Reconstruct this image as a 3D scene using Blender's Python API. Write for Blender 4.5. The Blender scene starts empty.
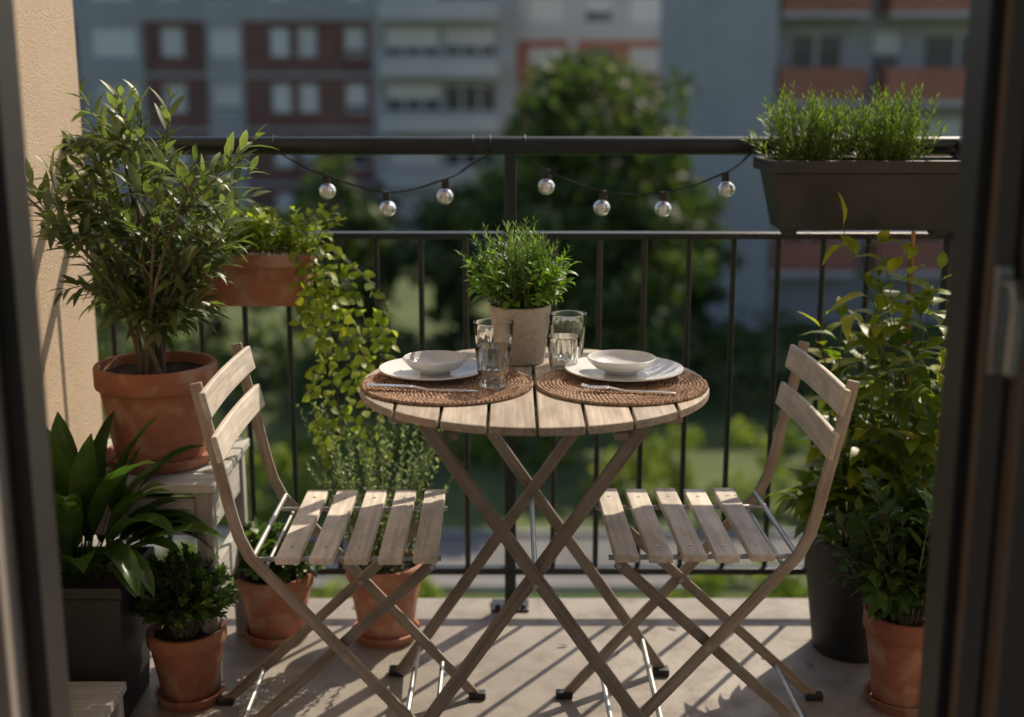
import bpy, math, random
from mathutils import Vector, Matrix, Quaternion
R = random.Random(7)
V = Vector
scene = bpy.context.scene

# ------------------------------------------------------------------ materials
def newmat(name):
    m = bpy.data.materials.new(name); m.use_nodes = True
    nt = m.node_tree; nt.nodes.clear()
    out = nt.nodes.new('ShaderNodeOutputMaterial')
    return m, nt, out
def N(nt, t, **kw):
    n = nt.nodes.new(t)
    for k, v in kw.items():
        if k in n.inputs: n.inputs[k].default_value = v
        else: setattr(n, k, v)
    return n
def L(nt, a, b): nt.links.new(a, b)
def col(c): return (c[0], c[1], c[2], 1)
def ramp(nt, src, p0, c0, p1, c1):
    r = nt.nodes.new('ShaderNodeValToRGB')
    r.color_ramp.elements[0].position = p0; r.color_ramp.elements[0].color = col(c0)
    r.color_ramp.elements[1].position = p1; r.color_ramp.elements[1].color = col(c1)
    L(nt, src, r.inputs[0]); return r.outputs[0]
def mixc(nt, fac, a, b, mode='MIX'):
    n = nt.nodes.new('ShaderNodeMix'); n.data_type = 'RGBA'; n.blend_type = mode
    for s, x in ((n.inputs[0], fac), (n.inputs[6], a), (n.inputs[7], b)):
        if isinstance(x, (int, float)): s.default_value = x
        elif isinstance(x, tuple): s.default_value = col(x)
        else: L(nt, x, s)
    return n.outputs[2]
def noise(nt, vec, scale, detail=4, rough=.6):
    n = N(nt, 'ShaderNodeTexNoise'); n.inputs['Scale'].default_value = scale
    n.inputs['Detail'].default_value = detail; n.inputs['Roughness'].default_value = rough
    if vec is not None: L(nt, vec, n.inputs['Vector'])
    return n.outputs['Fac']
def bump(nt, h, strength, dist):
    b = N(nt, 'ShaderNodeBump'); b.inputs['Strength'].default_value = strength
    b.inputs['Distance'].default_value = dist; L(nt, h, b.inputs['Height']); return b.outputs[0]
def mapping(nt, vec, scale):
    m = N(nt, 'ShaderNodeMapping'); m.inputs['Scale'].default_value = scale
    L(nt, vec, m.inputs['Vector']); return m.outputs[0]
def objco(nt): return N(nt, 'ShaderNodeTexCoord').outputs['Object']
def attr(nt, nm, vec=False):
    a = N(nt, 'ShaderNodeAttribute'); a.attribute_name = nm
    return a.outputs['Vector'] if vec else a.outputs['Fac']

def surf(name, c0, c1, scale=8, rough=.8, bstr=.3, bdist=.002, bscale=None, metal=0, spec=.5, c2=None, s2=60, detail=3):
    m, nt, out = newmat(name); co = objco(nt)
    p = N(nt, 'ShaderNodeBsdfPrincipled'); p.inputs['Roughness'].default_value = rough
    p.inputs['Metallic'].default_value = metal; p.inputs['Specular IOR Level'].default_value = spec
    f = noise(nt, co, scale, detail)
    c = ramp(nt, f, .35, c0, .65, c1)
    if c2:
        g = noise(nt, co, s2, 2)
        g = ramp(nt, g, .5, (0, 0, 0), .68, (1, 1, 1))
        c = mixc(nt, g, c, c2)
    lv = attr(nt, 'lv')
    c = mixc(nt, 1.0, c, ramp(nt, lv, 0, (.88, .88, .88), 1, (1.1, 1.1, 1.1)), 'MULTIPLY')
    L(nt, c, p.inputs['Base Color'])
    if bstr: L(nt, bump(nt, noise(nt, co, bscale or scale * 8, 2), bstr, bdist), p.inputs['Normal'])
    L(nt, p.outputs[0], out.inputs[0]); return m

def wood(name, cd, cl, rough=.65, dk=.6):
    m, nt, out = newmat(name); g = attr(nt, 'gc', True)
    p = N(nt, 'ShaderNodeBsdfPrincipled'); p.inputs['Roughness'].default_value = rough
    p.inputs['Specular IOR Level'].default_value = .35
    v1 = mapping(nt, g, (5, 110, 110)); f1 = noise(nt, v1, 1.0, 4, .65)
    v2 = mapping(nt, g, (9, 30, 30)); f2 = noise(nt, v2, 1.0, 2)
    c = ramp(nt, f1, .3, cd, .62, cl)
    c = mixc(nt, ramp(nt, f2, .48, (0, 0, 0), .75, (.6, .6, .6)), c, tuple(x * dk for x in cd))
    v3 = mapping(nt, g, (14, 14, 14)); f3 = noise(nt, v3, 1.0, 3)
    c = mixc(nt, ramp(nt, f3, .45, (0, 0, 0), .7, (.45, .45, .45)), c, (.40, .385, .36))
    c = mixc(nt, 1.0, c, ramp(nt, attr(nt, 'lv'), 0, (.78, .77, .76), 1, (1.12, 1.11, 1.1)), 'MULTIPLY')
    L(nt, c, p.inputs['Base Color']); L(nt, bump(nt, f1, .4, .0018), p.inputs['Normal'])
    L(nt, p.outputs[0], out.inputs[0]); return m

def leafm(name, c0, c1, trans=.35, rough=.42, tcol=None):
    m, nt, out = newmat(name)
    p = N(nt, 'ShaderNodeBsdfPrincipled'); p.inputs['Roughness'].default_value = rough
    p.inputs['Specular IOR Level'].default_value = .4
    c = ramp(nt, attr(nt, 'lv'), .05, c0, .95, c1)
    if not name.startswith(('tree', 'bush')):
        f = noise(nt, objco(nt), 25, 1); c = mixc(nt, 1.0, c, ramp(nt, f, .3, (.75, .78, .75), .7, (1.2, 1.15, 1.1)), 'MULTIPLY')
    L(nt, c, p.inputs['Base Color'])
    t = N(nt, 'ShaderNodeBsdfTranslucent')
    tc = mixc(nt, 1.0, c, tcol or (1.7, 1.9, .8), 'MULTIPLY'); L(nt, tc, t.inputs[0])
    mx = N(nt, 'ShaderNodeMixShader'); mx.inputs[0].default_value = trans
    L(nt, p.outputs[0], mx.inputs[1]); L(nt, t.outputs[0], mx.inputs[2]); L(nt, mx.outputs[0], out.inputs[0]); return m

def glassm(name, c=(1, 1, 1), rough=0.0, ior=1.45):
    m, nt, out = newmat(name)
    p = N(nt, 'ShaderNodeBsdfPrincipled'); p.inputs['Base Color'].default_value = col(c)
    p.inputs['Roughness'].default_value = rough; p.inputs['Transmission Weight'].default_value = 1
    p.inputs['IOR'].default_value = ior
    f = noise(nt, objco(nt), 40, 2); L(nt, bump(nt, f, .03, .001), p.inputs['Normal'])
    L(nt, p.outputs[0], out.inputs[0]); return m

M = {}
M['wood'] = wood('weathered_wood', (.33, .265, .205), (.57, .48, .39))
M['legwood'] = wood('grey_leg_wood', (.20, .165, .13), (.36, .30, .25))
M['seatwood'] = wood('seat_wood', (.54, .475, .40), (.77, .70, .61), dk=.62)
M['crate'] = wood('grey_painted_wood', (.38, .38, .36), (.58, .575, .54), .8)
M['metal'] = surf('galvanised_metal', (.38, .38, .37), (.5, .5, .48), 20, .4, .1, metal=.8)
M['rail'] = surf('black_railing_paint', (.007, .010, .012), (.013, .018, .020), 14, .36, .15, .0008, 200)
M['black'] = surf('black_plastic', (.010, .010, .011), (.02, .02, .02), 30, .5, .1)
M['terra'] = surf('terracotta', (.33, .125, .068), (.45, .19, .11), 7, .85, .35, .0015, 120, c2=(.48, .30, .21), s2=16)
M['terrad'] = surf('terracotta_old', (.24, .09, .052), (.34, .14, .08), 7, .85, .35, .0015, 120, c2=(.34, .23, .17), s2=14)
M['darkpot'] = surf('dark_planter', (.012, .014, .016), (.024, .027, .029), 9, .5, .2, .001, 150)
M['cream'] = surf('cream_ceramic', (.52, .45, .37), (.60, .53, .44), 6, .6, .15, .0008, 150, c2=(.43, .37, .30), s2=90)
M['soil'] = surf('soil', (.02, .013, .008), (.06, .04, .027), 60, .95, 1, .006, 140)
M['ceramic'] = surf('white_ceramic', (.76, .76, .74), (.80, .80, .78), 5, .22, .03, .0003, 60)
M['steel'] = surf('cutlery_steel', (.72, .72, .72), (.8, .8, .8), 20, .28, .05, .0003, metal=1)
M['wicker'] = surf('woven_rattan', (.25, .14, .085), (.55, .37, .24), 90, .75, .5, .002, 260)
M['glass'] = glassm('drinking_glass', (.98, 1, .99))
M['bulbg'] = glassm('bulb_glass', (1, 1, 1), .02)
M['bulb_glow'] = surf('painted_bulb_glow', (.85, .84, .80), (.9, .9, .86), 20, .5, 0)  # pale colour paints a white glow inside the unlit bulbs
M['stem'] = surf('green_stem', (.07, .10, .03), (.12, .15, .05), 30, .6, .2)
M['bark'] = surf('brown_stem', (.12, .10, .07), (.23, .19, .14), 30, .85, .6, .002, 120)
M['cane'] = surf('bamboo_cane', (.35, .16, .07), (.45, .22, .1), 30, .6, .2)
def concrete():
    m, nt, out = newmat('balcony_concrete'); co = objco(nt)
    p = N(nt, 'ShaderNodeBsdfPrincipled')
    a = noise(nt, co, 2.2, 5); b = noise(nt, co, 11, 5); d = noise(nt, co, 130, 2)
    c = ramp(nt, a, .3, (.24, .21, .18), .7, (.37, .335, .295))
    c = mixc(nt, ramp(nt, b, .45, (0, 0, 0), .72, (.75, .75, .75)), c, (.16, .14, .12))
    c = mixc(nt, ramp(nt, d, .6, (0, 0, 0), .72, (.6, .6, .6)), c, (.12, .11, .10))
    L(nt, c, p.inputs['Base Color'])
    L(nt, ramp(nt, b, .3, (.45,) * 3, .7, (.75,) * 3), p.inputs['Roughness'])
    h = mixc(nt, .5, b, d); L(nt, bump(nt, h, .35, .003), p.inputs['Normal'])
    L(nt, p.outputs[0], out.inputs[0]); return m
M['concrete'] = concrete()
M['stucco'] = surf('beige_stucco', (.60, .455, .33), (.66, .52, .385), 3, .92, 1.0, .004, 230, c2=(.54, .41, .29), s2=160)
M['inwall'] = surf('interior_plaster', (.60, .575, .54), (.66, .63, .595), 3, .9, .2)
M['infloor'] = wood('parquet', (.22, .15, .10), (.34, .24, .16))
M['framed'] = surf('dark_door_frame', (.018, .016, .015), (.028, .025, .023), 6, .5, .1)
M['frameg'] = surf('taupe_door_frame', (.30, .265, .235), (.34, .30, .265), 6, .5, .1)
M['frameb'] = surf('bronze_door_frame', (.15, .12, .10), (.18, .145, .12), 6, .45, .1)
M['l_olive'] = leafm('leaf_olive', (.06, .095, .04), (.20, .245, .115), .34)
M['l_lily'] = leafm('leaf_lily', (.03, .08, .02), (.09, .165, .04), .32, .3)
M['l_box'] = leafm('leaf_boxwood', (.04, .08, .02), (.12, .19, .05), .3)
M['l_trail'] = leafm('leaf_trailing', (.17, .24, .03), (.40, .44, .08), .42)
M['l_herb'] = leafm('leaf_herb', (.08, .15, .04), (.18, .28, .08), .38)
M['l_basil'] = leafm('leaf_basil', (.12, .22, .03), (.22, .34, .065), .42)
M['l_grass'] = leafm('leaf_thyme', (.07, .12, .02), (.18, .25, .055), .4)
M['l_sage'] = leafm('leaf_sage', (.17, .23, .12), (.38, .44, .25), .4, tcol=(1.5, 1.7, 1.1))
M['l_citrus'] = leafm('leaf_citrus', (.06, .12, .015), (.21, .27, .035), .42)
M['l_yel'] = leafm('leaf_yellow', (.2, .24, .02), (.42, .40, .05), .45)
M['l_dark'] = leafm('leaf_dark', (.025, .06, .015), (.09, .15, .035), .3)
M['l_tree'] = leafm('tree_leaves', (.045, .08, .025), (.12, .165, .05), .3, .6)
M['l_tree2'] = leafm('tree_leaves_dark', (.03, .055, .02), (.09, .13, .04), .25, .6)
M['l_bush'] = leafm('bush_leaves', (.10, .15, .025), (.24, .28, .06), .42, .6)
M['grass'] = surf('lawn_grass', (.05, .085, .022), (.12, .155, .04), .35, .95, .6, .05, 6, c2=(.065, .10, .03), s2=2)
M['asphalt'] = surf('asphalt_path', (.13, .13, .13), (.19, .185, .18), .8, .9, .3, .01, 20)
M['kerb'] = surf('kerb_stone', (.3, .3, .29), (.38, .37, .36), 2, .9, .3, .01)
M['bluegrey'] = surf('bluegrey_render', (.43, .43, .44), (.49, .49, .50), .6, .9, 0)
M['lightgrey'] = surf('light_grey_render', (.60, .595, .59), (.67, .665, .66), .6, .9, 0)
M['brick'] = surf('brown_brick', (.20, .10, .085), (.26, .135, .11), .9, .9, 0)
M['orange'] = surf('terracotta_render', (.48, .18, .12), (.55, .23, .16), .9, .9, 0)
M['white'] = surf('white_frame', (.78, .78, .78), (.84, .84, .84), 1, .6, 0)
M['curtain'] = surf('curtain', (.76, .75, .72), (.86, .85, .82), 3, .9, 0)
M['winglass'] = surf('window_glass', (.04, .05, .06), (.09, .10, .12), .4, .08, 0, spec=.8)

# ------------------------------------------------------------------ mesh builder
class MB:
    def __init__(s): s.v = []; s.f = []; s.m = []; s.lv = []; s.gc = []
    def add(s, vs, fs, mat=0, lv=None, gc=None):
        b = len(s.v); lv = R.random() if lv is None else lv
        s.v.extend([tuple(x) for x in vs]); s.f.extend([tuple(i + b for i in f) for f in fs])
        s.m.extend([mat] * len(fs)); s.lv.extend([lv] * len(vs))
        s.gc.extend([tuple(g) for g in (gc or vs)])
    def box(s, x0, x1, y0, y1, z0, z1, mat=0, lv=None):
        vs = [(x, y, z) for z in (z0, z1) for y in (y0, y1) for x in (x0, x1)]
        d = (x1 - x0, y1 - y0, z1 - z0); ax = d.index(max(d)); o = R.random() * 9
        gc = [((v[ax] + o), v[(ax + 1) % 3] + o, v[(ax + 2) % 3]) for v in vs]
        s.add(vs, [(0, 2, 3, 1), (4, 5, 7, 6), (0, 1, 5, 4), (2, 6, 7, 3), (0, 4, 6, 2), (1, 3, 7, 5)], mat, lv, gc)
    def bar(s, p1, p2, w, t, side, mat=0, lv=None):
        s.path([p1, p2], w, t, side, mat, lv)
    def path(s, pts, w, t, side, mat=0, lv=None):
        pts = [V(p) for p in pts]; side = V(side).normalized(); vs = []; gc = []; fs = []; o = R.random() * 9; ln = 0
        for i, p in enumerate(pts):
            a = (pts[min(i + 1, len(pts) - 1)] - pts[max(i - 1, 0)]).normalized()
            sd = (side - a * side.dot(a)).normalized(); n = a.cross(sd).normalized()
            if i: ln += (p - pts[i - 1]).length
            for (q, r) in ((-1, -1), (1, -1), (1, 1), (-1, 1)):
                vs.append(p + sd * q * w / 2 + n * r * t / 2); gc.append((ln + o, q * w / 2 + o, r * t / 2))
        k = len(pts)
        for i in range(k - 1):
            for j in range(4):
                fs.append((i * 4 + j, i * 4 + (j + 1) % 4, i * 4 + 4 + (j + 1) % 4, i * 4 + 4 + j))
        fs.append((3, 2, 1, 0)); fs.append(tuple((k - 1) * 4 + j for j in range(4)))
        s.add(vs, fs, mat, lv, gc)
    def tube(s, pts, r, n=8, mat=0, lv=None, closed=False):
        pts = [V(p) for p in pts]; k = len(pts); vs = []; fs = []
        ref = V((0, 0, 1)) if closed or abs((pts[-1] - pts[0]).normalized().z) < .8 else V((0, 1, 0))
        for i, p in enumerate(pts):
            if closed: a = (pts[(i + 1) % k] - pts[i - 1]).normalized()
            else: a = (pts[min(i + 1, k - 1)] - pts[max(i - 1, 0)]).normalized()
            sd = a.cross(ref)
            if sd.length < 1e-4: sd = a.cross(V((1, 0, 0)))
            sd.normalize(); u = sd.cross(a)
            rr = r[i] if isinstance(r, (list, tuple)) else r
            for j in range(n):
                t = 2 * math.pi * j / n; vs.append(p + sd * math.cos(t) * rr + u * math.sin(t) * rr)
        for i in range(k if closed else k - 1):
            for j in range(n):
                i2 = (i + 1) % k; fs.append((i * n + j, i2 * n + j, i2 * n + (j + 1) % n, i * n + (j + 1) % n))
        if not closed:
            fs.append(tuple(range(n))); fs.append(tuple((k - 1) * n + j for j in reversed(range(n))))
        s.add(vs, fs, mat, lv)
    def lathe(s, prof, c, n=48, mat=0, lv=None, wob=0, flute=None, nf=12):
        vs = []; fs = []; k = len(prof)
        for i, (r, z) in enumerate(prof):
            for j in range(n):
                t = 2 * math.pi * j / n; q = max(r, 1e-5) * (1 + wob * math.sin(3 * t + z * 9))
                if flute: q *= 1 + flute[i] * (math.cos(nf * t) - 1)
                vs.append((c[0] + q * math.cos(t), c[1] + q * math.sin(t), c[2] + z))
        for i in range(k - 1):
            for j in range(n):
                fs.append((i * n + j, i * n + (j + 1) % n, (i + 1) * n + (j + 1) % n, (i + 1) * n + j))
        s.add(vs, fs, mat, lv)
    def leaf(s, p, d, nrm, ln, w, droop=.3, fold=.25, mat=0, lv=None, fat=.42):
        d = V(d).normalized(); nrm = V(nrm); sd = d.cross(nrm)
        if sd.length < 1e-3: sd = d.cross(V((1, .3, 0)))
        sd.normalize(); up = sd.cross(d).normalized(); p = V(p)
        def pt(t, x):
            return p + d * ln * (t - droop * .25 * t * t) - up * ln * droop * t * t + sd * x * w * .5 + up * abs(x) * w * fold * .5
        vs = [pt(0, 0)]
        for t, q in ((.2, .7), (fat, 1), (.75, .62)):
            vs += [pt(t, -q), pt(t, 0), pt(t, q)]
        vs.append(pt(1, 0))
        fs = [(0, 2, 1), (0, 3, 2), (1, 2, 5, 4), (2, 3, 6, 5), (4, 5, 8, 7), (5, 6, 9, 8), (7, 8, 10), (8, 9, 10)]
        s.add(vs, fs, mat, lv)
    def blade(s, p, d, ln, w, arch, mat=0, lv=None, pet=.35, seg=12):
        p = V(p); d = V(d).normalized()
        sd = d.cross(V((0, 0, 1))).normalized(); vs = []; fs = []; pos = p.copy(); dd = d.copy()
        for i in range(seg + 1):
            t = i / seg
            if t < pet: q = .06
            else:
                u = (t - pet) / (1 - pet); q = max(math.sin(math.pi * min(1, u ** .62)) ** .75 if u < 1 else 0, .03)
            up = sd.cross(dd).normalized()
            wv = .004 * math.sin(t * 14 + p.x * 50)
            vs += [pos - sd * q * w / 2 + up * (q * w * .20 + wv * q), pos - sd * q * w / 4 + up * (q * w * .07 + wv * q * .5), pos, pos + sd * q * w / 4 + up * (q * w * .07 - wv * q * .5), pos + sd * q * w / 2 + up * (q * w * .20 - wv * q)]
            k = 0 if t < pet * .8 else 1.5
            dd = (dd - V((0, 0, 1)) * arch / seg * (.3 + k * t)).normalized(); pos = pos + dd * ln / seg
        for i in range(seg):
            for j in range(4):
                a = i * 5 + j; fs.append((a, a + 1, a + 6, a + 5))
        s.add(vs, fs, mat, lv)
    def obj(s, name, mats, parent=None, smooth=True, bevel=0, angle=35):
        me = bpy.data.meshes.new(name); me.from_pydata(s.v, [], s.f); me.update()
        for m in mats: me.materials.append(M[m])
        me.polygons.foreach_set('material_index', s.m)
        a = me.attributes.new('lv', 'FLOAT', 'POINT'); a.data.foreach_set('value', s.lv)
        g = me.attributes.new('gc', 'FLOAT_VECTOR', 'POINT'); g.data.foreach_set('vector', [c for t in s.gc for c in t])
        if smooth:
            me.polygons.foreach_set('use_smooth', [True] * len(s.f)); me.set_sharp_from_angle(angle=math.radians(angle))
        o = bpy.data.objects.new(name, me); scene.collection.objects.link(o)
        if parent: o.parent = parent
        if bevel:
            b = o.modifiers.new('bev', 'BEVEL'); b.width = bevel; b.segments = 2; b.limit_method = 'ANGLE'; b.angle_limit = math.radians(40)
        return o
def empty(name, loc=(0, 0, 0)):
    o = bpy.data.objects.new(name, None); scene.collection.objects.link(o); o.location = loc; o.empty_display_size = .1; return o
def rnd(a, b): return R.uniform(a, b)
def rdir():
    while True:
        v = V((rnd(-1, 1), rnd(-1, 1), rnd(-1, 1)))
        if .05 < v.length < 1: return v.normalized()
def bez(p0, p1, p2, t): return p0 * (1 - t) ** 2 + p1 * 2 * t * (1 - t) + p2 * t * t

# ------------------------------------------------------------------ camera, sun, sky
CH = 1.27; PITCH = 12.2
cam = bpy.data.cameras.new('camera'); co = bpy.data.objects.new('camera', cam); scene.collection.objects.link(co)
co.location = (0, 0, CH); co.rotation_euler = (math.radians(90 - PITCH), 0, 0)
cam.sensor_width = 36; cam.lens = 1250 * 36 / 1024; cam.clip_start = .05; cam.clip_end = 3000
cam.dof.use_dof = True; cam.dof.focus_distance = 2.36; cam.dof.aperture_fstop = 1.8; cam.dof.aperture_blades = 0
scene.camera = co
EL, AZ = 41, 34
S = V((math.sin(math.radians(AZ)) * math.cos(math.radians(EL)), math.cos(math.radians(AZ)) * math.cos(math.radians(EL)), math.sin(math.radians(EL))))
sl = bpy.data.lights.new('sun', 'SUN'); sl.energy = 5.0; sl.angle = math.radians(.55); sl.color = (1, .86, .67)
so = bpy.data.objects.new('sun', sl); scene.collection.objects.link(so); so.rotation_euler = S.to_track_quat('Z', 'Y').to_euler(); so.location = (10, 10, 20)
w = bpy.data.worlds.new('World'); scene.world = w; w.use_nodes = True; nt = w.node_tree
bg = nt.nodes['Background']; sky = nt.nodes.new('ShaderNodeTexSky'); sky.sky_type = 'NISHITA'; sky.sun_disc = False
sky.sun_elevation = math.radians(EL); sky.sun_rotation = math.radians(AZ); sky.air_density = 1.0; sky.dust_density = 2
nt.links.new(sky.outputs[0], bg.inputs[0]); bg.inputs[1].default_value = .11
scene.view_settings.view_transform = 'Standard'; scene.view_settings.look = 'None'; scene.view_settings.exposure = 0

# ------------------------------------------------------------------ own building
GZ = -7.0
mb = MB(); mb.box(-1.034, 1.12, 1.58, 2.99, -.18, 0); mb.obj('balcony_floor', ['concrete'], bevel=.006)
mb = MB(); mb.box(-1.30, -1.034, 1.58, 3.06, GZ, 4.2); mb.obj('stucco_side_wall', ['stucco'], bevel=.008)
house = empty('apartment_room')
mb = MB()
mb.box(-2.6, -.70, 1.42, 1.58, 0.0, 2.7); mb.box(.72, 2.6, 1.42, 1.58, 0.0, 2.7); mb.box(-.70, .72, 1.42, 1.58, 2.34, 2.7)
mb.obj('facade_wall', ['stucco'], house)
mb = MB(); mb.box(-2.6, 2.6, -2.5, 1.42, 2.7, 2.8); mb.box(-2.7, -2.6, -2.5, 1.58, 0, 2.8); mb.box(2.6, 2.7, -2.5, 1.58, 0, 2.8)
mb.box(-2.6, 2.6, -2.6, -2.5, 0, .5); mb.box(-2.6, 2.6, -2.6, -2.5, 2.5, 2.8); mb.box(-2.6, -2.2, -2.6, -2.5, .5, 2.5); mb.box(2.2, 2.6, -2.6, -2.5, .5, 2.5); mb.box(-.05, .05, -2.6, -2.5, .5, 2.5)  # unseen rear wall; openings added to let sky light brighten the room
mb.obj('room_walls', ['inwall'], house)
mb = MB(); mb.box(-2.6, 2.6, -2.5, 1.58, -.12, -.002); mb.obj('room_floor', ['infloor'], house)
mb = MB(); mb.box(-2.7, 2.7, -2.6, 1.575, GZ, -.185); mb.obj('lower_storeys', ['stucco'], house)
door = empty('balcony_door_frame')
mb = MB()
mb.box(-.611, -.587, 1.46, 1.53, .0, 2.25, 0); mb.box(.540, .554, 1.46, 1.53, .0, 2.25, 0)
mb.box(-.587, .540, 1.46, 1.53, 2.2, 2.25, 0)
mb.obj('gasket', ['framed'], door, bevel=.002)
mb = MB(); mb.box(-.70, -.612, 1.40, 1.55, 0, 2.3); mb.obj('jamb', ['frameg'], door, bevel=.004)
mb = MB(); mb.box(.555, .585, 1.44, 1.55, 0, 2.3); mb.box(.588, .72, 1.40, 1.56, 0, 2.3); mb.box(-.70, .603, 1.40, 1.55, 2.305, 2.34); mb.box(-.611, .554, 1.44, 1.55, -.002, .012)
mb.obj('door_leaf_edge', ['frameb'], door, bevel=.004)
mb = MB(); mb.box(.560, .582, 1.432, 1.44, .94, 1.07); mb.tube([(.572, 1.435, 1.05), (.572, 1.40, 1.05), (.570, 1.385, 1.035), (.568, 1.385, .95)], .009, 10)
mb.obj('door_handle', ['metal'], door, bevel=.003)

# ------------------------------------------------------------------ railing
RY = 2.93
rail = empty('balcony_railing')
mb = MB()
mb.tube([(-1.034, RY, 1.14), (1.05, RY, 1.14)], .021, 16); mb.obj('handrail', ['rail'], rail)
mb = MB(); mb.box(-1.034, 1.03, RY - .02, RY + .02, .925, .940); mb.box(-1.034, 1.03, RY - .015, RY + .015, .09, .107)
mb.obj('cross_rails', ['rail'], rail, bevel=.003)
mb = MB()
for i in range(-9, 10):
    x = -.004 + i * .1053
    if i == 0: continue
    mb.tube([(x, RY, .1065), (x, RY, .9255)], .0068, 8)
mb.obj('balusters', ['rail'], rail)
mb = MB(); mb.box(-.018, .010, RY - .014, RY + .014, .006, 1.13); mb.box(1.02, 1.055, RY - .018, RY + .018, .006, 1.13)
mb.box(-.05, .042, RY - .035, RY + .035, 0.0, .007); mb.box(.99, 1.09, RY - .035, RY + .035, 0, .007)
for bx in (-.036, .028): mb.tube([(bx, RY - .02, .007), (bx, RY - .02, .016)], .007, 6)
mb.obj('posts', ['rail'], rail, bevel=.002)
mb = MB(); mb.tube([(1.04, RY, 1.14), (1.04, 1.58, 1.14)], .021, 14); mb.box(1.03, 1.05, 1.58, RY - .02, .925, .94); mb.box(1.03, 1.05, 1.58, RY - .02, .09, .107)
for i in range(1, 13): mb.tube([(1.04, RY - i * .105, .107), (1.04, RY - i * .105, .925)], .0068, 8)
mb.obj('side_railing', ['rail'], rail)

# ------------------------------------------------------------------ table
TX, TY, TZ, TR = .0415, 2.300, .728, .328
table = empty('folding_bistro_table')
mb = MB(); n = 8; pitch = 2 * TR / n; gap = .006
for i in range(n):
    x0 = -TR + i * pitch + gap / 2; x1 = -TR + (i + 1) * pitch - gap / 2
    if i == 0: x0 = -TR + .004
    if i == n - 1: x1 = TR - .004
    K = 8
    xs = [x0 + (x1 - x0) * k / K for k in range(K + 1)]
    outline = [(x, -math.sqrt(max(TR * TR - x * x, 0))) for x in xs] + [(x, math.sqrt(max(TR * TR - x * x, 0))) for x in reversed(xs)]
    m_ = len(outline); o = R.random() * 8
    vs = [(TX + x, TY + y, TZ) for x, y in outline] + [(TX + x, TY + y, TZ - .015) for x, y in outline]
    gc = [(v[1] + o, v[0] + o, v[2]) for v in vs]
    fs = [tuple(range(m_)), tuple(reversed(range(m_, 2 * m_)))] + [(j, j + m_, (j + 1) % m_ + m_, (j + 1) % m_) for j in range(m_)]
    mb.add(vs, fs, 0, None, gc)
mb.obj('tabletop_slats', ['wood'], table, smooth=False, bevel=.0018)
mb = MB()
mb.box(TX - .26, TX + .26, TY - .165, TY - .13, TZ - .037, TZ - .0155); mb.box(TX - .26, TX + .26, TY + .13, TY + .165, TZ - .037, TZ - .0155)
mb.box(TX - .16, TX - .135, TY - .225, TY + .24, TZ - .052, TZ - .0375); mb.box(TX + .135, TX + .16, TY - .225, TY + .24, TZ - .052, TZ - .0375)
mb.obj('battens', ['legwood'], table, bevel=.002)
mb = MB()
for (yy, k) in ((TY - .235, 0), (TY + .268, 1)):
    y2 = yy + (.016 if k == 0 else -.016)
    mb.bar((TX - .190, yy, TZ - .022), (TX + .29, yy, .008), .012, .024, (0, 1, 0))
    mb.bar((TX + .190, y2, TZ - .022), (TX - .29, y2, .008), .012, .024, (0, 1, 0))
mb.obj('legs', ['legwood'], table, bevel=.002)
mb = MB()
for (x, z) in ((TX - .245, .08), (TX + .245, .08)):
    mb.tube([(x, TY - .235, z), (x, TY + .268, z)], .006, 8)
mb.tube([(TX, TY - .246, .417), (TX, TY + .28, .417)], .005, 8)
mb.obj('cross_rods', ['metal'], table)
mb = MB()
for sx in (-1, 1):
    for yy in (TY - .228, TY + .262): mb.box(TX + sx * .292 - .022, TX + sx * .292 + .014, yy - .015, yy + .015, 0, .016)
mb.obj('feet', ['black'], table, bevel=.003)

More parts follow.
